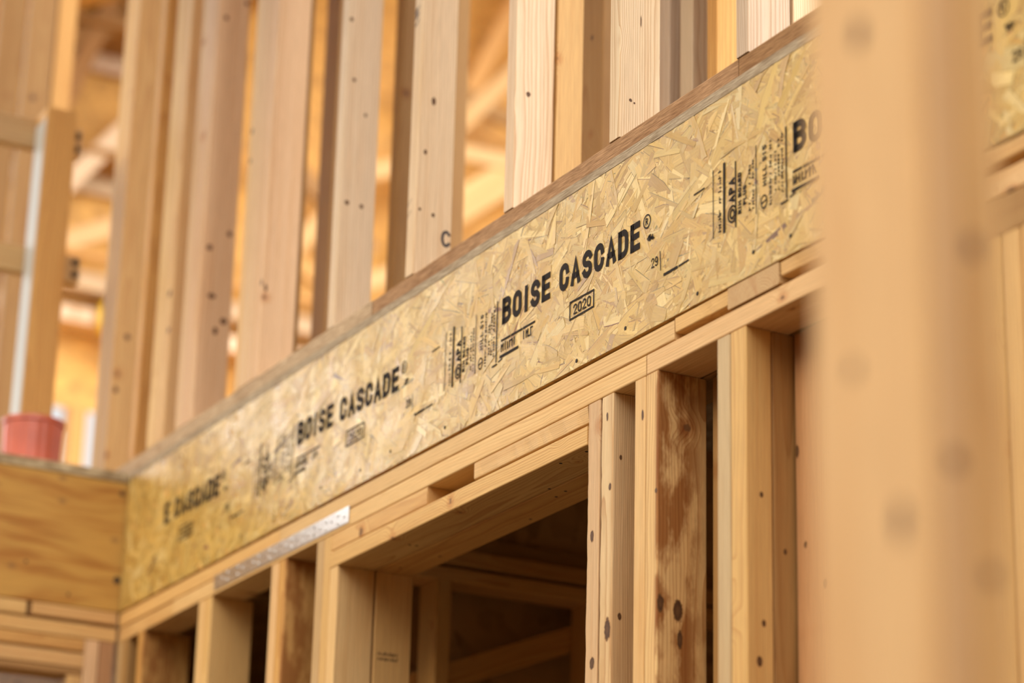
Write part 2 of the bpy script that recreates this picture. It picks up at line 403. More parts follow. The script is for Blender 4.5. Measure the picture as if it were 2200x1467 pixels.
# ------------------------------------------------------------------ rim board with real strands
def rim_board():
    x0, x1, z0, z1 = -6.2915, -2.0, .002, .356
    o = B('rim_board', 'long golden strand board band stamped with repeated black lettering above the door opening', 'rim board', 'x', x0, x1, 0.0, .028, z0, z1, (.55, .36, .16), r=.001, mat=OSB)
    rg = random.Random(11)
    vs = []; fs = []; cols = []; uvs = []
    pal = [(.55, .35, .115), (.58, .385, .14), (.53, .335, .105), (.62, .43, .17), (.56, .37, .13), (.52, .32, .10), (.60, .40, .15), (.67, .49, .235), (.46, .27, .08), (.55, .35, .115)]
    def put(cx, cz, L, w, th, y, c, tilt, sh=(0, 0)):
        ca, sa = math.cos(th), math.sin(th); k = len(vs)
        a = L / 2; b = w / 2
        q = lambda lo, hi: rg.uniform(lo, hi)
        sk = q(-.5, .5) * b
        poly = [(-a + sk, -b), (a * q(-.3, .3), -b * q(.92, 1.06)), (a + sk * q(-1, 1), -b * q(.75, 1)), (a * q(.95, 1.02), b * q(-.2, .3)), (a * q(.92, 1) - sk, b * q(.7, 1)), (a * q(-.3, .3), b * q(.92, 1.05)), (-a * q(.95, 1) - sk, b * q(.75, 1)), (-a * q(.94, 1.02), b * q(-.2, .2))]
        return poly, ca, sa, k
    def emit(poly, cx, cz, ca, sa, y, c, tilt, dx=0.0, dz=0.0):
        k = len(vs); ok = []
        ou = rg.uniform(0, 9); ov = rg.uniform(0, 9)
        for px, pz in poly:
            X = cx + px * ca - pz * sa + dx; Z = cz + px * sa + pz * ca + dz
            X = min(max(X, x0), x1); Z = min(max(Z, z0), z1)
            vs.append((X, y - tilt[0] * px - tilt[1] * pz, Z)); uvs.append((pz + ou, px + ov))
        fs.append(tuple(range(k, k + len(poly)))); cols.append(c)
    N = 12000
    for i in range(N):
        # the stretch that is seen most closely is laid first and densest
        cx = rg.uniform(x0 - .02, x1) if rg.random() < .6 else rg.uniform(-5.0, -3.0); cz = rg.uniform(z0 - .01, z1 + .01)
        big = rg.random()
        if big > .62: L = rg.uniform(.05, .15); w = rg.uniform(.010, .034)
        elif big > .30: L = rg.uniform(.025, .075); w = rg.uniform(.004, .013)
        else: L = rg.uniform(.012, .05); w = rg.uniform(.0012, .0035)
        th = rg.gauss(0, .75) if rg.random() < .6 else rg.uniform(-1.6, 1.6)
        y = -.0002 - .0008 * rg.random()
        c = rg.choice(pal); j = rg.uniform(.84, 1.13); c = (min(.9, c[0] * j), min(.9, c[1] * j), min(.9, c[2] * j * .82))
        if rg.random() < .015: c = (.40, .24, .095)
        if w < .0036 and rg.random() < .3: c = tuple(v * rg.uniform(.4, .65) for v in c)
        tilt = (rg.gauss(0, .0048), rg.gauss(0, .024))
        poly, ca, sa, _ = put(cx, cz, L, w, th, y, c, tilt)
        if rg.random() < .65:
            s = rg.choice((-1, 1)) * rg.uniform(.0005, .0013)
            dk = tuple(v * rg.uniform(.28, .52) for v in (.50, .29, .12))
            emit(poly, cx, cz, ca, sa, y + .00006, dk, tilt, -sa * s, ca * s)  # dark copy beneath draws the gap and its shade along the strand edge
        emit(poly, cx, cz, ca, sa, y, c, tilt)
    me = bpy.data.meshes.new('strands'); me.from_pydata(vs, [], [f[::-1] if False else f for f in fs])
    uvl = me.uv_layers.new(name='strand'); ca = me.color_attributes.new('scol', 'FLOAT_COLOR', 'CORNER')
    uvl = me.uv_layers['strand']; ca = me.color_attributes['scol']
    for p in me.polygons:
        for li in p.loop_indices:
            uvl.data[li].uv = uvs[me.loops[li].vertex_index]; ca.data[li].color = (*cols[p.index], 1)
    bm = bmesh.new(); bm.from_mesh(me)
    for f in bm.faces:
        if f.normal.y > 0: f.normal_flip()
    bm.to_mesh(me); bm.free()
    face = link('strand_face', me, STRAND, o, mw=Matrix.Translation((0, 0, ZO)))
    # --- printing
    rg = random.Random(3)
    starts = (-6.166, -5.198, -4.2285, -3.233)
    for n, X in enumerate(starts):
        faded = n == 1
        bm = bmesh.new(); h = .0545; base = .1735; wsc = .0405; th = .0120; gap = .0074
        full = 'BOISE CASCADE'; cx = X
        drop = -.00055
        for i, ch in enumerate(full):
            st, adv = glyph(ch)
            if not (n == 0 and i < 4):
                for pl in st:
                    stroke(bm, [(cx + th / 2 + px * wsc * 1.16, base - .018 * (cx - X) + th / 2 + pz * (h - th)) for px, pz in pl], th)
            cx += adv * wsc * 1.16 + th + gap
            if ch == ' ':
                ink('brand_lettering', bm, INKFADE if faded else INK, o, 'large black printed word'); bm = bmesh.new()
        ink('brand_lettering', bm, INKFADE if faded else INK, o, 'large black printed second word')
        bm = bmesh.new()                                                        # the small ring mark after the last letter
        ex = X + .5285; ring = arc(ex + .011, .2085, .0115, .0125, 0, 360, 16); stroke(bm, ring, .0026)
        for pl in glyph('R')[0]: stroke(bm, [(ex + .0075 + px * .011, .2030 + pz * .011) for px, pz in pl], .0024)
        for k in range(7): stroke(bm, [(ex + .012 + rg.uniform(0, .022), .168 + rg.uniform(0, .012)), (ex + .016 + rg.uniform(0, .02), .168 + rg.uniform(0, .013))], .0028)
        ink('ring_mark', bm, INKFADE if faded else INK, o, 'small black registered ring mark')
        bm = bmesh.new()
        text(bm, '29', ex + .0245 + .002, .1130, .0185, .0155, .0026, .0018)
        stroke(bm, [(ex + .058, .101), (ex + .056, .136)], .0022)
        stroke(bm, [(ex + .070, .0885), (ex + .112, .0890)], .0050); stroke(bm, [(ex + .118, .0893), (ex + .149, .0905)], .0030)
        ink('mill_marks', bm, INKFADE if faded else INK, o, 'small black numerals and dash')
        bm = bmesh.new(); bx = X + .2675                                          # date in a box
        stroke(bm, [(bx, .1035), (bx, .1375), (bx + .087, .1365), (bx + .087, .1040), (bx, .1035)], .0036)
        text(bm, '2020', bx + .0125, .1095, .0205, .0215, .0034, .0026)
        ink('date_stamp', bm, INKFADE if faded else INK, o, 'boxed black year stamp')
        # grade stamp: print turned to read upward, between rules
        bm = bmesh.new()
        stroke(bm, [(X - .2395, .104), (X - .2400, .229)], .0020)
        ticks(bm, X - .216, .110, .222, .0085, rg)
        stroke(bm, [(X - .2058, .106), (X - .2052, .2285)], .0068)
        stroke(bm, arc(X - .181, .129, .0125, .0145, 0, 360, 16), .0034); stroke(bm, arc(X - .181, .129, .006, .008, 0, 360, 10), .004)
        text(bm, 'APA', X - .1735, .150, .0185, .0165, .0046, .0028, rot=True)
        stroke(bm, [(X - .1705, .103), (X - .1705, .220)], .0038)
        text(bm, 'RIM BOARD', X - .1530, .1215, .0105, .0105, .0026, .0013, rot=True)
        text(bm, 'PLUS', X - .1380, .133, .0105, .0105, .0026, .0013, rot=True)
        ticks(bm, X - .126, .118, .200, .0055, rg); ticks(bm, X - .116, .112, .205, .0050, rg)
        stroke(bm, [(X - .1085, .105), (X - .1085, .2275)], .0022)
        stroke(bm, arc(X - .086, .1185, .0085, .0115, 0, 360, 14), .0026); stroke(bm, [(X - .091, .117), (X - .081, .120)], .003)
        text(bm, 'MILL 515', X - .0780, .146, .0115, .0115, .0024, .0022, rot=True)
        ticks(bm, X - .0640, .108, .222, .0065, rg); ticks(bm, X - .0500, .128, .196, .0055, rg)
        ticks(bm, X - .0400, .125, .214, .0055, rg); ticks(bm, X - .0300, .118, .222, .0055, rg)
        stroke(bm, [(X - .0205, .104), (X - .0205, .2275)], .0040)
        z = .1412
        a = X
        while a < X + .125:                                                    # two broken printed lines under the lettering
            l = rg.uniform(.012, .026); stroke(bm, [(a, z), (a + l, z)], .0042); a += l + rg.uniform(.003, .007)
        a = X
        while a < X + .118:
            if not .06 < a - X < .085:
                hh = rg.uniform(.012, .016); stroke(bm, [(a, .1195), (a, .1195 + hh)], .0034)
                if rg.random() < .7: stroke(bm, [(a, .1195 + hh * rg.choice((0, .5, 1))), (a + .007, .1195 + hh * rg.choice((0, .5, 1)))], .0030)
            a += rg.uniform(.006, .011)
        a = X - .003
        while a < X + .058:
            l = rg.uniform(.010, .018); stroke(bm, [(a, .1085), (a + l, .1085)], .0060); a += l + rg.uniform(.004, .009)
        stroke(bm, [(X - .036, .097), (X - .018, .098)], .0032); stroke(bm, [(X - .010, .1005), (X + .004, .1030)], .0026)
        stroke(bm, [(X - .300, .205), (X - .268, .2065)], .0028)
        if n == 0: bm.free(); continue                                         # worn away beside the corner
        ink('grade_stamp', bm, INKFADE if faded else INK, o, 'upright black grade stamp between ruled lines')
    for (a, b) in ((-3.934, .016), (-4.461, .025), (-3.352, .040), (-3.244, .033), (-3.523, .020), (-4.854, .032), (-5.056, .042), (-4.709, .037), (-3.761, .028), (-5.5, .03), (-6.0, .03), (-2.9, .03)):
        disc('nail_head', (a, -.0012, b), (0, -1, 0), .0038, .0009, HOLE, o)
    return o
rim_board()

# ------------------------------------------------------------------ lower wall
K = lambda face, x, y, z, ru, rv: (face, (x, y, z), ru, rv)
GP = 'doubled top plates under the strand board'
B('top_plate', 'upper top plate under the band, left length running to the corner', 'plate', 'x', -6.290, -5.272, .001, .090, -.0405, -.0035, 'gold', GP)
B('top_plate', 'upper top plate, long clear middle length above the door opening', 'plate', 'x', -5.270, -3.600, .001, .090, -.0405, -.0035, 'pine', GP)
B('top_plate', 'short top plate offcut with a dark gap beneath, left of the end-grain block', 'plate', 'x', -3.598, -3.432, .001, .090, -.0290, -.0010, 'gold', GP, wane=(2, .0030))
B('plate_end_block', 'end-grain plate end with curved growth rings, set into the top plate', 'plate', 'y', -3.430, -3.279, -.001, .0925, -.0385, -.0010, 'tan', grain=1.0, pith=(-.034, .022))
B('top_plate', 'upper top plate beyond the end-grain block, bark edge and dark gap below', 'plate', 'x', -3.276, -2.0, .001, .090, -.0270, -.0015, 'gold', GP, wane=(2, .0042))
B('top_plate', 'lower top plate, short length in the left corner beside the side wall', 'plate', 'x', -6.290, -5.912, .003, .092, -.0800, -.0425, 'gold', GP)
B('top_plate', 'lower top plate crossing above the door opening behind the steel strap', 'plate', 'x', -5.910, -3.6925, .001, .090, -.0800, -.0420, 'pine', GP)
B('top_plate', 'lower top plate at right, running behind the foreground post', 'plate', 'x', -3.6895, -2.0, .001, .090, -.0800, -.0420, 'pine', GP)
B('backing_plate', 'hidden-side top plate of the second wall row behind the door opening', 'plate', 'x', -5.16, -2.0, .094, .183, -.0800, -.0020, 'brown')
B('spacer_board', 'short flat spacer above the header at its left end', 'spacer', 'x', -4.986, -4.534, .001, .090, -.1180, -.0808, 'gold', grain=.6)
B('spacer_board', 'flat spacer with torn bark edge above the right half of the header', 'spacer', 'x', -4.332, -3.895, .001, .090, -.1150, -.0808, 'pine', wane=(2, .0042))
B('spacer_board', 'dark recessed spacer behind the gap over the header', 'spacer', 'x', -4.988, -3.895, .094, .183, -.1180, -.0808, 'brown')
hd = B('header_board', 'front flat header board across the top of the door opening', 'header', 'x', -4.990, -3.8935, 0.0, .089, -.1560, -.1190, 'gold', grain=.9, pith=(.015, -.06))
for (a, b) in ((-3.929, .020), (-4.020, .018), (-4.181, .0852), (-4.709, .052), (-4.707, .067)):
    disc('nail', (a, b, -.1560), (0, 0, -1), .0032, .0008, HOLE, hd)
hb = B('header_board', 'rear flat header board lying behind the front one, seen from beneath', 'header', 'x', -4.990, -3.8935, .093, .182, -.1560, -.1190, 'honey', grain=.9)
for (a, b) in ((-4.393, .1626), (-4.178, .1193), (-4.222, .1239), (-4.896, .1235), (-4.759, .1484)):
    disc('nail', (a, b, -.1560), (0, 0, -1), .0032, .0008, HOLE, hb)

FL = -ZO + .04     # stud feet stand on the bottom plates
def stud(label, x0, x1, y0, y1, top, tone, group, name='wall_stud', cat='stud', bot=FL, **k):
    return B(name, label, cat, 'z', x0, x1, y0, y1, bot, top, tone, group, **k)
GL = 'studs of the lower wall'
stud('lower corner stud tight against the left side wall', -6.292, -6.256, .002, .091, -.0810, 'tan', GL)
stud('second lower corner stud, just right of the left side wall', -6.254, -6.218, .002, .091, -.0810, 'brown', GL)
stud('lower stud with knotty brown side, first right of the corner', -6.145, -6.107, .002, .128, -.0810, 'honey', GL, stain=.8)
stud('left ply of the doubled lower stud below the left end of the steel strap', -5.745, -5.708, .002, .110, -.0810, 'pine', GL)
stud('right ply of the doubled lower stud, knot on its orange side, below the steel strap', -5.706, -5.664, .002, .110, -.0810, 'gold', GL)
stud('left ply of the doubled lower stud second left of the door opening', -5.312, -5.275, .002, .091, -.0810, 'pine', GL)
stud('right ply of the doubled lower stud with stained side, left of the door opening', -5.273, -5.230, .002, .091, -.0810, 'honey', GL, stain=.8)
stud('outer king stud at the left door jamb', -5.066, -5.029, .002, .091, -.0810, 'tan', GL, name='king_stud')
stud('inner king stud beside the left end of the header', -5.027, -4.9915, .002, .091, -.0810, 'gold', GL, name='king_stud')
tr = stud('front trimmer of the left door jamb, bright face under the header', -4.989, -4.951, .001, .090, -.1565, 'pine', GL, name='trimmer_stud')
tr2 = stud('rear trimmer of the left door jamb with a faint grade stamp', -4.989, -4.951, .0945, .183, -.1565, 'gold', GL, name='trimmer_stud')
bm = bmesh.new(); rg = random.Random(9)
for zz in (-.337, -.348):
    y = .105
    while y < .150:
        stroke(bm, [(y, zz), (y + .002, zz + rg.uniform(.003, .007))], .0018); y += rg.uniform(.003, .006)
me = bpy.data.meshes.new('grade_stamp'); bm.to_mesh(me); bm.free()
for v in me.vertices: v.co = (0, v.co.x, v.co.z)
tag(link('grade_stamp', me, INKFADE, tr2, mw=Matrix.Translation((-4.9506, 0, ZO))), 'faint dark ink stamp')
stud('reddish rough trimmer at the right door jamb, header butting its left side', -3.8925, -3.850, .001, .090, -.0810, (.62, .42, .235), GL, name='trimmer_stud', wane=(2, .0012),
     knots=[K('-Y', -3.872, .001, -.33, .006, .012), K('-Y', -3.866, .001, -.56, .008, .012)])
stud('pale wavy-edged stud right of the reddish jamb, round knots near its foot', -3.845, -3.803, .001, .090, -.0810, (.68, .49, .27), GL, wane=(2, .0016), grain=.9,
     knots=[K('-Y', -3.812, .001, -.253, .0045, .007), K('+X', -3.803, .017, -.199, .003, .005), K('+X', -3.803, .018, -.487, .004, .007), K('-Y', -3.815, .001, -.51, .010, .022), K('-Y', -3.824, .001, -.12, .003, .008)])
stud('left ply of the pair right of the door, small pin knots on its face', -3.730, -3.694, .001, .090, -.0810, 'pine', GL, knots=[K('-Y', -3.703, .001, -.149, .004, .010)])
stud('right ply of the pair right of the door, dark pitch stains down its side', -3.692, -3.653, .001, .102, -.0810, 'pine', GL, grain=.95, stain=1.0,
     knots=[K('-Y', -3.657, .001, -.297, .004, .005), K('+X', -3.653, .008, -.494, .007, .016), K('+X', -3.653, .043, -.503, .010, .020), K('+X', -3.653, .047, -.552, .0055, .016)])
stud('pale left ply of the pair nearest the foreground post', -3.466, -3.428, .001, .090, -.0810, (.57, .42, .235), GL)
stud('orange right ply of the pair nearest the foreground post, line of black knots', -3.4255, -3.380, .001, .0520, -.0810, 'gold', GL,
     knots=[K('+X', -3.380, .030, -.365, .0035, .005), K('+X', -3.380, .033, -.578, .004, .006), K('+X', -3.380, .024, -.640, .0055, .009)])
stud('added brown stud standing in for shade deep on the side of the orange ply nearest the foreground post', -3.4255, -3.381, .0535, .1030, -.0810, 'brown', GL,  # added board; its brown paints the cast shadow deep on the ply's side
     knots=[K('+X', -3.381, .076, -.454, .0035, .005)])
GB = 'backing boards at the rear of the stud bays'
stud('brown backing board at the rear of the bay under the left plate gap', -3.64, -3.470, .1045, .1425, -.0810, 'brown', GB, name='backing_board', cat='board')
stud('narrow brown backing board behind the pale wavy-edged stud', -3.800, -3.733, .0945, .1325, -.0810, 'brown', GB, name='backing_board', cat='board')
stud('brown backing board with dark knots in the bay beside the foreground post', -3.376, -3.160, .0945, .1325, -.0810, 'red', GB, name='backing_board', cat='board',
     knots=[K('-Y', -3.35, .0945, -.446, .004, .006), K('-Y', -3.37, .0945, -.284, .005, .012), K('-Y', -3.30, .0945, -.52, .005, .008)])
B('header_board', 'brown header at the far right edge, half hidden by the foreground post', 'header', 'x', -2.98, -2.30, .001, .090, -.1400, -.0810, 'brown')
for i, (a, lab) in enumerate(((-2.760, 'left'), (-2.719, 'middle'), (-2.678, 'right'))):
    stud('%s ply of the sunlit orange stud cluster at the right edge of view' % lab, a, a + .038, .001, .090, -.1405, 'gold', GL)
B('bottom_plate', 'floor plate under the lower stud wall left of the door', 'plate', 'x', -6.292, -4.951, .001, .140, -ZO + .001, FL - .0005, 'pine')
B('bottom_plate', 'floor plate under the lower stud wall right of the door', 'plate', 'x', -3.8925, -2.0, .001, .145, -ZO + .001, FL - .0005, 'pine')
B('bottom_plate', 'short floor plate under the rear left trimmer', 'plate', 'x', -4.989, -4.951, .1410, .183, -ZO + .001, FL - .0005, 'pine')

# galvanized strap
def strap():
    x0, x1, z0, z1 = -5.648, -4.902, -.0715, -.0350
    bm = bmesh.new(); bmesh.ops.create_cube(bm, size=1)
    for v in bm.verts: v.co = Vector(((x0 + x1) / 2 + v.co.x * (x1 - x0), -.0008 + v.co.y * .0013, (z0 + z1) / 2 + v.co.z * (z1 - z0)))
    bmesh.ops.bevel(bm, geom=bm.edges[:], offset=.0004, segments=1, affect='EDGES')
    me = bpy.data.meshes.new('strap'); bm.to_mesh(me); bm.free()
    o = link('steel_strap', me, GALV, mw=Matrix.Translation((0, 0, ZO)))
    tag(o, 'galvanized steel tie strap nailed along the top plates left of the door', 'strap')
    n = 0; x = x0 + .02
    while x < x1 - .01:
        for zz in ((-.0445, -.0620) if n % 2 == 0 else (-.0530,)):
            disc('nail_head' if n % 3 else 'nail_hole', (x, -.00146, zz), (0, -1, 0), .0045 if n % 3 else .0030, .0016 if n % 3 else .0003, GALV if n % 3 else HOLE, o)
        n += 1; x += .0305
strap()

# ------------------------------------------------------------------ floor deck and upper wall
B('subfloor_panel', 'thin weathered subfloor edge running along the top of the strand board', 'subfloor', 'x', -6.290, -2.0, -.0015, 1.60, .3565, .3760, (.46, .39, .27), r=.001, mat=EDGE)
B('subfloor_panel', 'upper floor panel behind the stud wall', 'subfloor', 'x', -11.0, -2.0, 1.602, 6.8, .3565, .3760, (.46, .36, .22), r=.001, mat=OSB)
B('subfloor_panel', 'upper floor panel left of the corner, behind the side wall', 'subfloor', 'x', -11.0, -6.2925, .002, 1.60, .3565, .3760, (.46, .36, .22), r=.001, mat=OSB)
B('sole_plate', 'left length of sole plate under the upper studs, grey and weathered', 'plate', 'x', -9.2, -4.84, .002, .091, .3765, .4140, (.58, .44, .31), grain=.7, mat=EDGE)
B('sole_plate', 'middle length of sole plate under the upper studs', 'plate', 'x', -4.838, -3.402, .004, .0915, .3775, .4140, (.44, .265, .135), grain=.7, mat=EDGE)
B('sole_plate', 'dark reddish right length of sole plate by the foreground post', 'plate', 'x', -3.400, -2.0, .004, .0915, .3775, .4140, (.36, .20, .095), grain=.7, mat=EDGE)
UT = .414 + 2.35
GU = 'studs of the upper wall'
def ustud(label, x1, tone, plies=1, y0=.002, y1=.0905, **k):
    for i in range(plies):
        l = label if plies == 1 else ['right ply of the ', 'middle ply of the ', 'left ply of the '][i if plies == 3 or i == 0 else 2] + label
        kk = k if i == 0 else {}
        stud(l, x1 - .0375 - .039 * i, x1 - .039 * i, y0, y1, UT, tone, GU, bot=.4145, **kk)
ustud('upper stud nearest the foreground post, greyish side face', -3.369, 'grey', grain=.95)
ustud('upper stud with pitch streak, right of the ring-knot stud', -3.796, 'pale', grain=.95, knots=[K('+X', -3.796, .026, .493, .0035, .0035), K('+X', -3.796, .034, .489, .002, .002), K('+X', -3.796, .047, .660, .0012, .012)])
ustud('upper stud with one small ring-shaped knot on its pale side', -4.205, 'pale', grain=.95, knots=[K('+X', -4.205, .032, .666, .0055, .0060)])
s = ustud('upper stud with scattered knots and a black marker loop near its foot', -4.643, 'pale', knots=[K('+X', -4.643, .037, .821, .0055, .009), K('+X', -4.643, .021, .697, .004, .006), K('+X', -4.643, .013, .563, .003, .004), K('+X', -4.643, .045, .556, .004, .005), K('-Y', -4.672, .002, 1.035, .005, .014)])
so = [o for o in COL.objects if o.get('label', '').startswith('upper stud with scattered knots')][0]
bm = bmesh.new(); stroke(bm, arc(.078, .508, .009, .016, 40, 320, 12), .0065); me = bpy.data.meshes.new('mark'); bm.to_mesh(me); bm.free()
for v in me.vertices: v.co = (0, v.co.x, v.co.z)
tag(link('marker_loop', me, PENCIL, so, mw=Matrix.Translation((-4.6424, 0, ZO))), 'black marker loop')
bm = bmesh.new(); stroke(bm, [(-4.680, .578), (-4.661, .590)], .0016); me = bpy.data.meshes.new('line'); bm.to_mesh(me); bm.free()
for dz in (0, -.026): link('pencil_line', me if dz == 0 else me.copy(), PENCIL if dz == 0 else [], so, mw=Matrix.Translation((0, .0015, ZO + dz)))
bm = bmesh.new()
for zz in (1.005, 1.022, 1.038): stroke(bm, [(-4.678, zz), (-4.666, zz + .004), (-4.660, zz + .010)], .0035)
me = bpy.data.meshes.new('mark'); bm.to_mesh(me); bm.free()
tag(link('stamp_mark', me, PENCIL, so, mw=Matrix.Translation((0, .0014, ZO))), 'black smudged stamp')
ustud('upper stud with pairs of knots, pale pink side, left of the knotty loop-marked one', -5.035, 'pale', knots=[K('+X', -5.035, .009, 1.175, .005, .006), K('+X', -5.035, .023, 1.023, .0045, .005), K('+X', -5.035, .056, .941, .004, .005), K('+X', -5.035, .019, .715, .006, .006), K('+X', -5.035, .056, .713, .005, .006)])
ustud('three-ply post with broad pink side, above the faded lettering', -5.463, 'pink', 3, knots=[K('-Y', -5.470, .002, .654, .006, .008), K('+X', -5.463, .010, .640, .004, .010)])
stud('pale set-back stud tight against the left of the three-ply pink post', -5.6180, -5.5810, .006, .0945, UT, 'pine', GU, bot=.4145, knots=[K('-Y', -5.60, .006, 1.10, .007, .009), K('-Y', -5.60, .006, 1.02, .006, .007)])
stud('dark stud in the slit between the two pink posts', -5.70, -5.663, .100, .188, UT, 'brown', GU, bot=.4145)
B('sole_plate', 'short rear sole plate behind the pink posts', 'plate', 'x', -5.80, -5.60, .0960, .190, .3765, .4140, 'brown')
ustud('three-ply post with clustered brown knots on its pink side', -5.877, 'pink', 3, knots=[K('+X', -5.877, .024, 1.537, .006, .007), K('+X', -5.877, .072, .930, .007, .008), K('+X', -5.877, .020, .882, .008, .008), K('+X', -5.877, .034, .752, .011, .007), K('+X', -5.877, .071, .690, .009, .009), K('+X', -5.877, .050, .660, .007, .010), K('+X', -5.877, .080, 1.593, .006, .007)])
ustud('three-ply post with pale front, directly above the corner', -6.075, 'pine', 3, knots=[K('-Y', -6.095, .002, .82, .012, .010), K('-Y', -6.085, .002, .714, .009, .008)])
ustud('brown stud between the corner post and the post above the side wall', -6.281, 'honey')
ustud('thick three-ply golden post rising behind the end of the side wall', -6.505, 'gold', 3, knots=[K('+X', -6.505, .039, .826, .008, .009), K('+X', -6.505, .017, .669, .007, .009)])
ustud('leftmost upper stud with broad brown face beyond the guard rail', -7.585, 'brown', knots=[K('+X', -7.585, .035, 1.97, .010, .012)])
stud('honey-coloured stud close behind the broad brown leftmost stud', -7.625, -7.5875, .098, .162, UT, 'honey', GU, bot=.4145)
ustud('upper stud cut by the left edge of view', -7.93, 'brown')
stud('pale rear stud filling the bay right of the ring-knot stud', -4.2415, -4.204, .0965, .158, UT, 'gold', GU, bot=.4145)
stud('pale rear stud beside the foreground post, right of the greyish stud', -3.4055, -3.368, .0965, .184, UT, 'pale', GU, bot=.4145)
B('sole_plate', 'short rear sole plate behind the right-hand upper studs', 'plate', 'x', -4.60, -2.6, .0940, .190, .3765, .4140, 'brown')
B('sole_plate', 'short rear sole plate behind the leftmost upper studs', 'plate', 'x', -8.0, -7.4, .0940, .190, .3765, .4140, 'brown')
GR = 'studs of the second upper wall seen through the gaps'
YB = .335
for x0, x1, tone, lab in ((-5.925, -5.834, 'brown', 'doubled back stud toned brown for shade, left of the paired-knot stud'), (-5.480, -5.432, 'brown', 'thin back stud toned brown for shade, left of the loop-marked stud'),  # brown tone paints the shade that falls on the back studs
        (-5.284, -5.238, 'brown', 'back stud toned brown for shade, showing just right of the loop-marked stud'), (-4.690, -4.640, 'brown', 'back stud hidden behind the ring-knot stud'), (-4.533, -4.428, 'brown', 'broad back post toned brown for shade, between the ring-knot stud and the pitch-streak stud'),
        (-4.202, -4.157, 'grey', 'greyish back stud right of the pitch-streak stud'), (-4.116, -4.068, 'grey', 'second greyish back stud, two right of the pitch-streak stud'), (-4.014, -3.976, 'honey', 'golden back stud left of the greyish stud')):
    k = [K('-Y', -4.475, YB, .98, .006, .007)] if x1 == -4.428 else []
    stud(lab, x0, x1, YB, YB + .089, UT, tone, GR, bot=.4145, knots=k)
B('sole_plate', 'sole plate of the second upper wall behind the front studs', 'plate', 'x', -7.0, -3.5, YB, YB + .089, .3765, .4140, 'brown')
B('top_plate', 'top plate over the upper front studs, above the picture', 'plate', 'x', -9.2, -2.0, .002, .190, UT + .001, UT + .039, 'pine')
B('top_plate', 'top plate over the second upper wall, above the picture', 'plate', 'x', -7.0, -3.5, YB, YB + .089, UT + .001, UT + .039, 'pine')

# ------------------------------------------------------------------ left side wall
lr = B('rim_board', 'golden laminated board with flowing brown grain on the left side wall', 'rim board', 'y', -6.325, -6.2965, -1.6, .0290, .0015, .3480, (.50, .275, .06), mat=PLY, r=.0015)
for (yy, zz, rr) in ((-.016, .318, .007), (-.012, .085, .010), (-.14, .03, .004), (-.26, .10, .004)):
    disc('nail_head', (-6.2965, yy, zz), (1, 0, 0), rr, .001, HOLE, lr)
B('subfloor_panel', 'landing floor panel whose grey edge caps the left side wall', 'subfloor', 'y', -8.9, -6.2935, -1.6, -.003, .3490, .3755, (.50, .42, .29), mat=EDGE, r=.001)
GS = 'plates and header boards of the left side wall'
B('top_plate', 'upper side-wall plate, length at the left edge of view', 'plate', 'y', -6.384, -6.2965, -1.6, -.2480, -.0365, -.0005, 'gold', GS)
B('top_plate', 'upper side-wall plate, length ending in the corner', 'plate', 'y', -6.384, -6.2965, -.2340, -.0035, -.0330, -.0005, 'gold', GS)
B('top_plate', 'lower side-wall plate below the dark slit', 'plate', 'y', -6.384, -6.2960, -1.6, -.0030, -.0790, -.0420, 'gold', GS)
B('spacer_board', 'side-wall spacer board under the lower plate', 'spacer', 'y', -6.384, -6.2970, -1.6, -.0860, -.1130, -.0805, 'honey', GS)
B('header_board', 'side-wall header board over the lower left opening', 'header', 'y', -6.384, -6.2965, -1.6, -.0860, -.1560, -.1185, 'gold', GS)
B('header_board', 'lowest brown header board over the lower left opening', 'header', 'y', -6.384, -6.2990, -1.6, -.0860, -.1760, -.1570, 'brown', GS)
GJ = 'jamb studs of the lower left opening'
B('king_stud', 'left-hand side-wall stud beside the lower left opening', 'stud', 'z', -6.384, -6.2970, -.0845, -.0465, FL, -.0800, 'pink', GJ)
B('king_stud', 'side-wall stud in the corner, right of its twin', 'stud', 'z', -6.384, -6.2970, -.0445, -.0065, FL, -.0800, 'red', GJ)
B('trimmer_stud', 'trimmer under the header of the lower left opening', 'stud', 'z', -6.384, -6.2990, -.1250, -.0865, FL, -.1765, 'gold', GJ)
B('bottom_plate', 'floor plate under the left side wall jamb', 'plate', 'y', -6.384, -6.2970, -.1400, -.0050, -ZO + .001, FL - .0005, 'pine')
bar('floor_board', (-7.3, -.9, -.235), (-7.0, .10, -.24), .09, .038, 'pale', label='pale board seen through the lower left opening', cat='board', up=(0, 0, 1))
bar('floor_board', (-7.5, -.9, -.330), (-7.1, .08, -.10), .09, .038, 'tan', label='slanted board seen through the lower left opening', cat='board', up=(0, 0, 1))
bar('support_stud', (-7.12, .16, FL), (-7.12, .16, -.13), .089, .038, 'brown', label='dark stud carrying the boards behind the lower left opening', cat='stud')

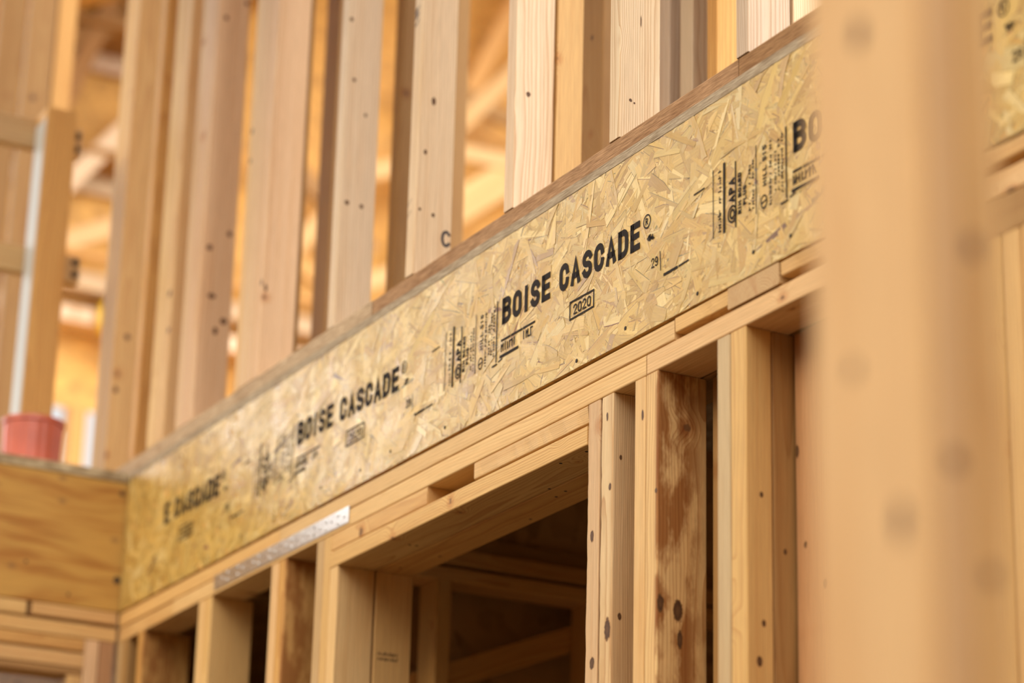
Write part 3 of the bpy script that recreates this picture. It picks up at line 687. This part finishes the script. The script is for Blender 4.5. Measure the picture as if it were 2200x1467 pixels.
# guard rail on the landing
gr = empty('guard_rail', (-6.545, -.2, .3760), 'wooden guard rail with square post and two rails at the left edge of view', 'railing')
bar_post = B('post', 'square post with pale edge', None, 'z', -6.589, -6.500, -.2460, -.1570, .3765, 1.455, 'honey', parent=gr, r=.005)
tag(B('edge_strip', None, None, 'z', -6.586, -6.503, -.2490, -.2465, .3770, 1.42, 'pine', parent=gr, mat=DULL, r=.0005), 'pale grey strip down the post edge')  # dull grey strip laid along the post's narrow face
B('top_rail', None, None, 'y', -6.629, -6.591, -1.5, -.1100, 1.362, 1.448, 'tan', parent=gr)
B('mid_rail', None, None, 'y', -6.629, -6.591, -1.5, -.0850, .987, 1.064, 'tan', parent=gr)
B('far_post', None, None, 'z', -6.589, -6.500, -1.46, -1.371, .3765, 1.455, 'tan', parent=gr, r=.005)
for zz in (1.385, 1.425, 1.01, 1.045):
    disc('bolt_head', (-6.591, -.125 if zz > 1.2 else -.10, zz), (1, 0, 0), .010, .007, HOLE, gr)
disc('post_bracket', (-6.545, -.2, 1.455), (0, 0, 1), .022, .006, GALV, gr)

# red ribbed tub on the landing edge
def tub():
    bm = bmesh.new(); n = 40; rings = []
    prof = [(.0, .0), (.070, .0), (.074, .004), (.078, .110), (.0835, .112), (.0835, .124), (.079, .124), (.072, .012), (.0, .012)]
    for r, z in prof:
        if r == 0: rings.append([bm.verts.new((0, 0, z))]); continue
        ring = []
        for i in range(n):
            a = 2 * math.pi * i / n; rr = r + (.0022 if i % 2 and .07 < r < .079 and z < .115 and z > .003 else 0)
            ring.append(bm.verts.new((rr * math.cos(a), rr * math.sin(a), z)))
        rings.append(ring)
    for a, b in zip(rings, rings[1:]):
        for i in range(n):
            j = (i + 1) % n
            if len(a) == 1: bm.faces.new((a[0], b[j], b[i]))
            elif len(b) == 1: bm.faces.new((a[i], a[j], b[0]))
            else: bm.faces.new((a[i], a[j], b[j], b[i]))
    bmesh.ops.recalc_face_normals(bm, faces=bm.faces)
    me = bpy.data.meshes.new('tub'); bm.to_mesh(me); bm.free()
    o = link('plastic_tub', me, RED, mw=Matrix.Translation((-6.392, -.242, .3760 + ZO)))
    tag(o, 'red ribbed plastic tub standing on the landing edge before the guard rail', 'tub')
tub()

# ------------------------------------------------------------------ foreground post
for lab, y0, y1, tone, kn in (('front', -1.142, -1.1045, 'pine', [K('-Y', -1.508, -1.142, -.615, .008, .014), K('-Y', -1.470, -1.142, -1.021, .0075, .017), K('-Y', -1.523, -1.142, -.89, .006, .008), K('+X', -1.434, -1.12, -.98, .006, .008)]),
                         ('rear', -1.1035, -1.066, 'gold', [K('+X', -1.434, -1.096, -.81, .006, .010), K('+X', -1.434, -1.090, -1.061, .006, .008)])):
    B('shoring_post', '%s board of the large blurred two-ply post in the right foreground' % lab, 'post', 'z', -1.577, -1.434, y0, y1, -ZO + .001, .079, tone, 'boards of the foreground post', knots=kn, r=.005, grain=.55)

# ------------------------------------------------------------------ room behind the door opening
GW = 'framing of the cross wall seen through the door opening'
B('top_plate', 'upper plate of the dim cross wall through the door opening', 'plate', 'y', -5.299, -5.210, .20, 4.2, -.0395, -.0020, 'honey', GW)
B('top_plate', 'lower plate of the dim cross wall through the door opening', 'plate', 'y', -5.299, -5.210, .20, 4.2, -.0800, -.0475, 'honey', GW)
for y0, lab in ((.372, 'first lit stud of the dim cross wall, through the door opening'), (.779, 'second stud of the dim cross wall, hidden by the right door jamb')):
    B('wall_stud', lab, 'stud', 'z', -5.299, -5.210, y0, y0 + .038, FL, -.0808, 'honey', GW)
B('bottom_plate', 'floor plate of the dim cross wall', 'plate', 'y', -5.299, -5.210, .20, 4.2, -ZO + .001, FL - .0005, 'brown', GW)
bar('diagonal_brace', (-5.3145, .18, -.39), (-5.3145, .95, -.085), .06, .03, 'honey', label='slanting brace across the dim cross wall', cat='brace', group=None)
bar('diagonal_brace', (-5.3145, .30, -.72), (-5.3145, 1.25, -.26), .05, .03, 'brown', label='second fainter brace low behind the first one', cat='brace', group=None)
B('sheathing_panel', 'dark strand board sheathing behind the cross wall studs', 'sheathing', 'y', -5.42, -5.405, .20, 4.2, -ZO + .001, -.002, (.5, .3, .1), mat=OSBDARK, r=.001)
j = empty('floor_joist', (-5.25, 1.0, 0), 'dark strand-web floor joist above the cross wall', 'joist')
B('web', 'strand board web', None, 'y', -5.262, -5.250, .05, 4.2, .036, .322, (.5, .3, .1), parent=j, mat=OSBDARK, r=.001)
B('flange', None, None, 'y', -5.285, -5.226, .05, 4.2, -.001, .0355, 'brown', parent=j)
B('flange', None, None, 'y', -5.285, -5.226, .05, 4.2, .3225, .356, 'brown', parent=j)
B('ceiling_beam', 'dim flat joist hidden under the upper floor, left of the cross wall', 'joist', 'y', -6.2, -6.15, .2, 4.2, .06, .356, 'brown')

# ------------------------------------------------------------------ far gable, trusses, roof
XG = -11.0
def panel(name, label, cat, pts, thick, mat, axis=(1, 0, 0), kind=None, tone=(.5, .3, .1)):
    bm = bmesh.new(); a = Vector(axis) * thick
    lo = [bm.verts.new(Vector(p) + Vector((0, 0, ZO))) for p in pts]; hi = [bm.verts.new(Vector(p) + Vector((0, 0, ZO)) + a) for p in pts]
    n = len(pts); bm.faces.new(lo); bm.faces.new(hi[::-1])
    for i in range(n): bm.faces.new((lo[i], hi[i], hi[(i + 1) % n], lo[(i + 1) % n]))
    bmesh.ops.recalc_face_normals(bm, faces=bm.faces)
    me = bpy.data.meshes.new(name); bm.to_mesh(me); bm.free()
    o = link(name, me, mat); o['tone'] = list(tone); return tag(o, label, cat, None, kind)
GG = 'strand board sheets of the far gable'
roofz = lambda y: 3.25 + .55 * min(y, 8 - y)
# sheathing above the window head, and beside the two window openings
panel('sheathing_panel', 'far golden gable sheathing above the windows', 'sheathing', [(XG - .012, 0.0, 2.06), (XG - .012, 7.6, 2.06), (XG - .012, 7.6, roofz(7.6)), (XG - .012, 4, roofz(4)), (XG - .012, 0.0, roofz(0))], -.011, OSBGOLD)
panel('sheathing_panel', 'far golden gable sheathing right of the windows', 'sheathing', [(XG - .012, 1.54, .38), (XG - .012, 7.6, .38), (XG - .012, 7.6, 2.059), (XG - .012, 1.54, 2.059)], -.011, OSBGOLD)
panel('sheathing_panel', 'far golden gable sheathing left of the windows', 'sheathing', [(XG - .012, 0.0, .38), (XG - .012, 1.27, .38), (XG - .012, 1.27, 2.059), (XG - .012, 0.0, 2.059)], -.011, OSBGOLD)
B('window_post', 'orange post between the two bright far windows', 'stud', 'z', XG - .01, XG + .08, 1.352, 1.436, .3765, 2.05, 'honey')
for y0 in (2.2, 2.61, 3.01, 3.42, 3.83, 4.23, 4.64, 5.05):
    B('wall_stud', 'far gable wall stud %s' % {2.2: 'first right of the bright windows', 2.61: 'second right of the bright windows', 3.01: 'third right of the bright windows', 3.42: 'fourth right of the bright windows', 3.83: 'fifth right of the bright windows', 4.23: 'sixth right of the bright windows', 4.64: 'seventh right of the bright windows', 5.05: 'eighth right of the bright windows'}[y0], 'stud', 'z', XG + .002, XG + .09, y0, y0 + .038, .3765, 2.36, 'honey', 'far gable wall studs')
GT = 'flat members of the far gable'
B('gable_plate', 'lower far plate with pale front, level with the yellow coil', 'plate', 'y', XG + .002, XG + .16, .3, 7.0, 2.42, 2.495, 'pale', GT)
B('gable_plate', 'upper far plate with pale front, just above the yellow coil', 'plate', 'y', XG + .002, XG + .16, .3, 7.0, 2.585, 2.668, 'pale', GT)
B('gable_shelf', 'projecting cross member, browned for its shaded underside, at the height of the guard rail top', 'plate', 'y', XG + .002, XG + .30, .5, 1.95, 3.20, 3.236, 'brown', GT)  # brown tone paints the shadow on its underside
B('gable_plate', 'pale board under the lower dark cross member', 'plate', 'y', XG + .002, XG + .045, .5, 1.95, 3.11, 3.199, 'pale', GT)
B('gable_shelf', 'projecting cross member, browned for its shaded underside, high on the far gable', 'plate', 'y', XG + .002, XG + .35, .5, 1.95, 3.83, 3.868, 'brown', GT)  # underside shadow painted in with the brown tone here too
B('gable_plate', 'pale board under the higher dark cross member', 'plate', 'y', XG + .002, XG + .045, .5, 1.95, 3.74, 3.829, 'pale', GT)
def coil():
    bm = bmesh.new(); n = 20; m = 8; R, r = .12, .03
    vs = [[bm.verts.new((r * math.sin(2 * math.pi * k / m), (R + r * math.cos(2 * math.pi * k / m)) * math.cos(2 * math.pi * i / n), (R + r * math.cos(2 * math.pi * k / m)) * math.sin(2 * math.pi * i / n))) for k in range(m)] for i in range(n)]
    for i in range(n):
        for k in range(m): bm.faces.new((vs[i][k], vs[(i + 1) % n][k], vs[(i + 1) % n][(k + 1) % m], vs[i][(k + 1) % m]))
    bmesh.ops.recalc_face_normals(bm, faces=bm.faces)
    me = bpy.data.meshes.new('coil'); bm.to_mesh(me); bm.free()
    tag(link('hose_coil', me, YEL, mw=Matrix.Translation((XG + .195, 1.555, 2.45 + ZO))), 'yellow hose coil hung on the far gable plate', 'hose')
coil()
def truss(X, label, webs, y0=.15, y1=7.85):
    t = empty('roof_truss', (X, 4, 2.7), label, 'truss')
    B('bottom_chord', None, None, 'y', X - .019, X + .019, y0, y1, 2.69, 2.72, 'honey', parent=t)
    for ya in (y0, y1):
        bar('top_chord', (X, ya, roofz(ya) - .12), (X, 4, roofz(4) - .12), .089, .038, 'brown', t)
    for i, (a, za, b, zb2, tn) in enumerate(webs):
        bar('web', (X + .012 * (i % 3 - 1), a, za), (X + .012 * (i % 3 - 1), b, zb2), .089, .036, tn, t)
truss(-10.72, 'roof truss with crossing pale and brown webs before the far gable',
      [(1.05, 2.86, 1.62, 3.60, 'pale'), (1.15, 2.72, 1.70, 3.02, 'pine'), (1.12, 3.40, 1.46, 4.40, 'brown'), (2.10, 3.54, 2.75, 3.02, 'brown'),
       (2.15, 2.72, 2.70, 3.43, 'pine'), (2.20, 2.94, 2.80, 2.66, 'honey'), (2.55, 3.36, 3.02, 3.56, 'pine'), (2.60, 2.80, 3.02, 3.0, 'pine'),
       (2.95, 3.50, 3.85, 4.60, 'pine'), (3.0, 3.42, 3.75, 5.15, 'honey'), (2.95, 4.03, 3.85, 3.78, 'brown'), (2.95, 3.635, 3.85, 3.655, 'pine'),
       (2.95, 3.10, 3.85, 3.83, 'pine'), (2.95, 3.20, 3.85, 3.93, 'pine'), (4.6, 2.72, 4.2, 5.2, 'pine'), (5.4, 2.72, 4.6, 5.0, 'honey')])
panel('roof_deck', 'strand board roof deck over the far trusses, near slope', 'roof deck', [(-11.0, 0, roofz(0)), (-8.9, 0, roofz(0)), (-8.9, 4, roofz(4)), (-11.0, 4, roofz(4))], .012, OSB, axis=(0, 0, 1))
panel('roof_deck', 'strand board roof deck over the far trusses, far slope', 'roof deck', [(-11.0, 4.01, roofz(4)), (-8.9, 4.01, roofz(4)), (-8.9, 7.9, roofz(7.9)), (-11.0, 7.9, roofz(7.9))], .012, OSB, axis=(0, 0, 1))

# ------------------------------------------------------------------ setting
def slab(name, x0, x1, y0, y1, z0, z1, mat):
    me = bpy.data.meshes.new(name)
    v = [(x, y, z + ZO) for z in (z0, z1) for x, y in ((x0, y0), (x1, y0), (x1, y1), (x0, y1))]
    me.from_pydata(v, [], [(3, 2, 1, 0), (4, 5, 6, 7), (0, 1, 5, 4), (1, 2, 6, 5), (2, 3, 7, 6), (3, 0, 4, 7)])
    o = link(name, me, mat); o['kind'] = 'structure'; o['tone'] = [.5, .3, .1]; return o
slab('floor', -12, 4, -6, 8.2, -ZO - .12, -ZO, CONC)
slab('wall_back', -11.0, -2.0, 7.0, 7.02, -ZO, .3560, OSB)
slab('bounce_wall_front', -6.4, .72, -5.5, -5.48, -ZO, .9, OSB)  # unseen wall added to block low sky and bounce golden light
slab('wall_left', -11.05, -11.02, 0, 7.0, -ZO, .36, OSB)
slab('sky_block_wall_right', .70, .72, -5.45, -.10, -ZO, 1.9, OSB)  # unseen wall added behind the camera to darken the lower stud sides
slab('sun_block_slab', -6.30, -2.4, -2.2, .19, 2.805, 2.84, OSB)  # unseen slab added to keep the sun off the upper wall
slab('leak_block_wall', -11.0, -6.40, .10, .115, -ZO, .349, OSB)  # added to stop light leaking into the lower left room
slab('sky_block_wall_inner', -1.98, -1.96, .20, 7.0, -ZO, .376, OSB)  # unseen wall added to shut skylight out of the lower room

# ------------------------------------------------------------------ light
w = bpy.data.worlds.new('sky'); scene.world = w; w.use_nodes = True
nt = w.node_tree; nt.nodes.clear()
bg = nt.nodes.new('ShaderNodeBackground'); out = nt.nodes.new('ShaderNodeOutputWorld')
tcw = nt.nodes.new('ShaderNodeTexCoord'); sp = nt.nodes.new('ShaderNodeSeparateXYZ'); rp = nt.nodes.new('ShaderNodeValToRGB')
nt.links.new(tcw.outputs['Generated'], sp.inputs[0]); nt.links.new(sp.outputs[2], rp.inputs[0])
e = rp.color_ramp.elements
e[0].position = 0.0; e[0].color = (.10, .085, .06, 1); e[1].position = .02; e[1].color = (1.0, .97, .93, 1)
k = e.new(.9); k.color = (.88, .92, 1.0, 1)
# two glows added to the sky to brighten rim, upper studs and gable
def lobe(L, lo, amount, colr):
    dt = nt.nodes.new('ShaderNodeVectorMath'); dt.operation = 'DOT_PRODUCT'
    nt.links.new(tcw.outputs['Generated'], dt.inputs[0]); dt.inputs[1].default_value = Vector(L).normalized()
    mr = nt.nodes.new('ShaderNodeMapRange'); mr.interpolation_type = 'SMOOTHSTEP'
    nt.links.new(dt.outputs['Value'], mr.inputs[0]); mr.inputs[1].default_value = lo; mr.inputs[2].default_value = 1.0
    mr.inputs[3].default_value = 0.0; mr.inputs[4].default_value = amount
    sc = nt.nodes.new('ShaderNodeVectorMath'); sc.operation = 'SCALE'; sc.inputs[0].default_value = colr
    nt.links.new(mr.outputs[0], sc.inputs['Scale']); return sc.outputs[0]
ad = nt.nodes.new('ShaderNodeVectorMath'); ad.operation = 'ADD'; ad2 = nt.nodes.new('ShaderNodeVectorMath'); ad2.operation = 'ADD'
nt.links.new(lobe((-.92, -.28, .30), .962, 5.5, (1.0, .97, .93)), ad.inputs[0]); nt.links.new(lobe((.90, .02, .36), .62, 6.2, (1.0, .98, .94)), ad.inputs[1])
nt.links.new(ad.outputs[0], ad2.inputs[0]); nt.links.new(rp.outputs[0], ad2.inputs[1])
nt.links.new(ad2.outputs[0], bg.inputs[0]); bg.inputs[1].default_value = 1.0
nt.links.new(bg.outputs[0], out.inputs[0])
sl = bpy.data.lights.new('sun', 'SUN'); sl.energy = 3.05; sl.angle = math.radians(36); sl.color = (1.0, .895, .68)
sun = bpy.data.objects.new('sun', sl); COL.objects.link(sun)
d = Vector((-.05, .75, -.62)).normalized()
sun.rotation_euler = d.to_track_quat('-Z', 'Y').to_euler(); sun.location = (2, -4, 8)

# ------------------------------------------------------------------ camera
cam = bpy.data.cameras.new('camera'); co = bpy.data.objects.new('camera', cam); COL.objects.link(co); scene.camera = co
cam.sensor_width = 36.0; cam.lens = 5593.57 * 36 / 2200; cam.clip_start = .05; cam.clip_end = 200
R = Matrix(((.4817989, .87595131, .024065), (.27637056, -.17795826, .94443114), (-.83155825, .44837503, .32782725)))
rt, up, fw = R[0], R[1], R[2]
M = Matrix.Identity(4)
for i in range(3): M[i][0] = rt[i]; M[i][1] = up[i]; M[i][2] = -fw[i]
M.translation = (0, -2.258367, -1.52308 + ZO); co.matrix_world = M
cam.dof.use_dof = True; cam.dof.focus_distance = 4.75; cam.dof.aperture_fstop = 2.0

vs_ = scene.view_settings
vs_.view_transform = 'Standard'; vs_.look = 'None'; vs_.gamma = 1.0; vs_.exposure = -0.1; vs_.use_curve_mapping = False
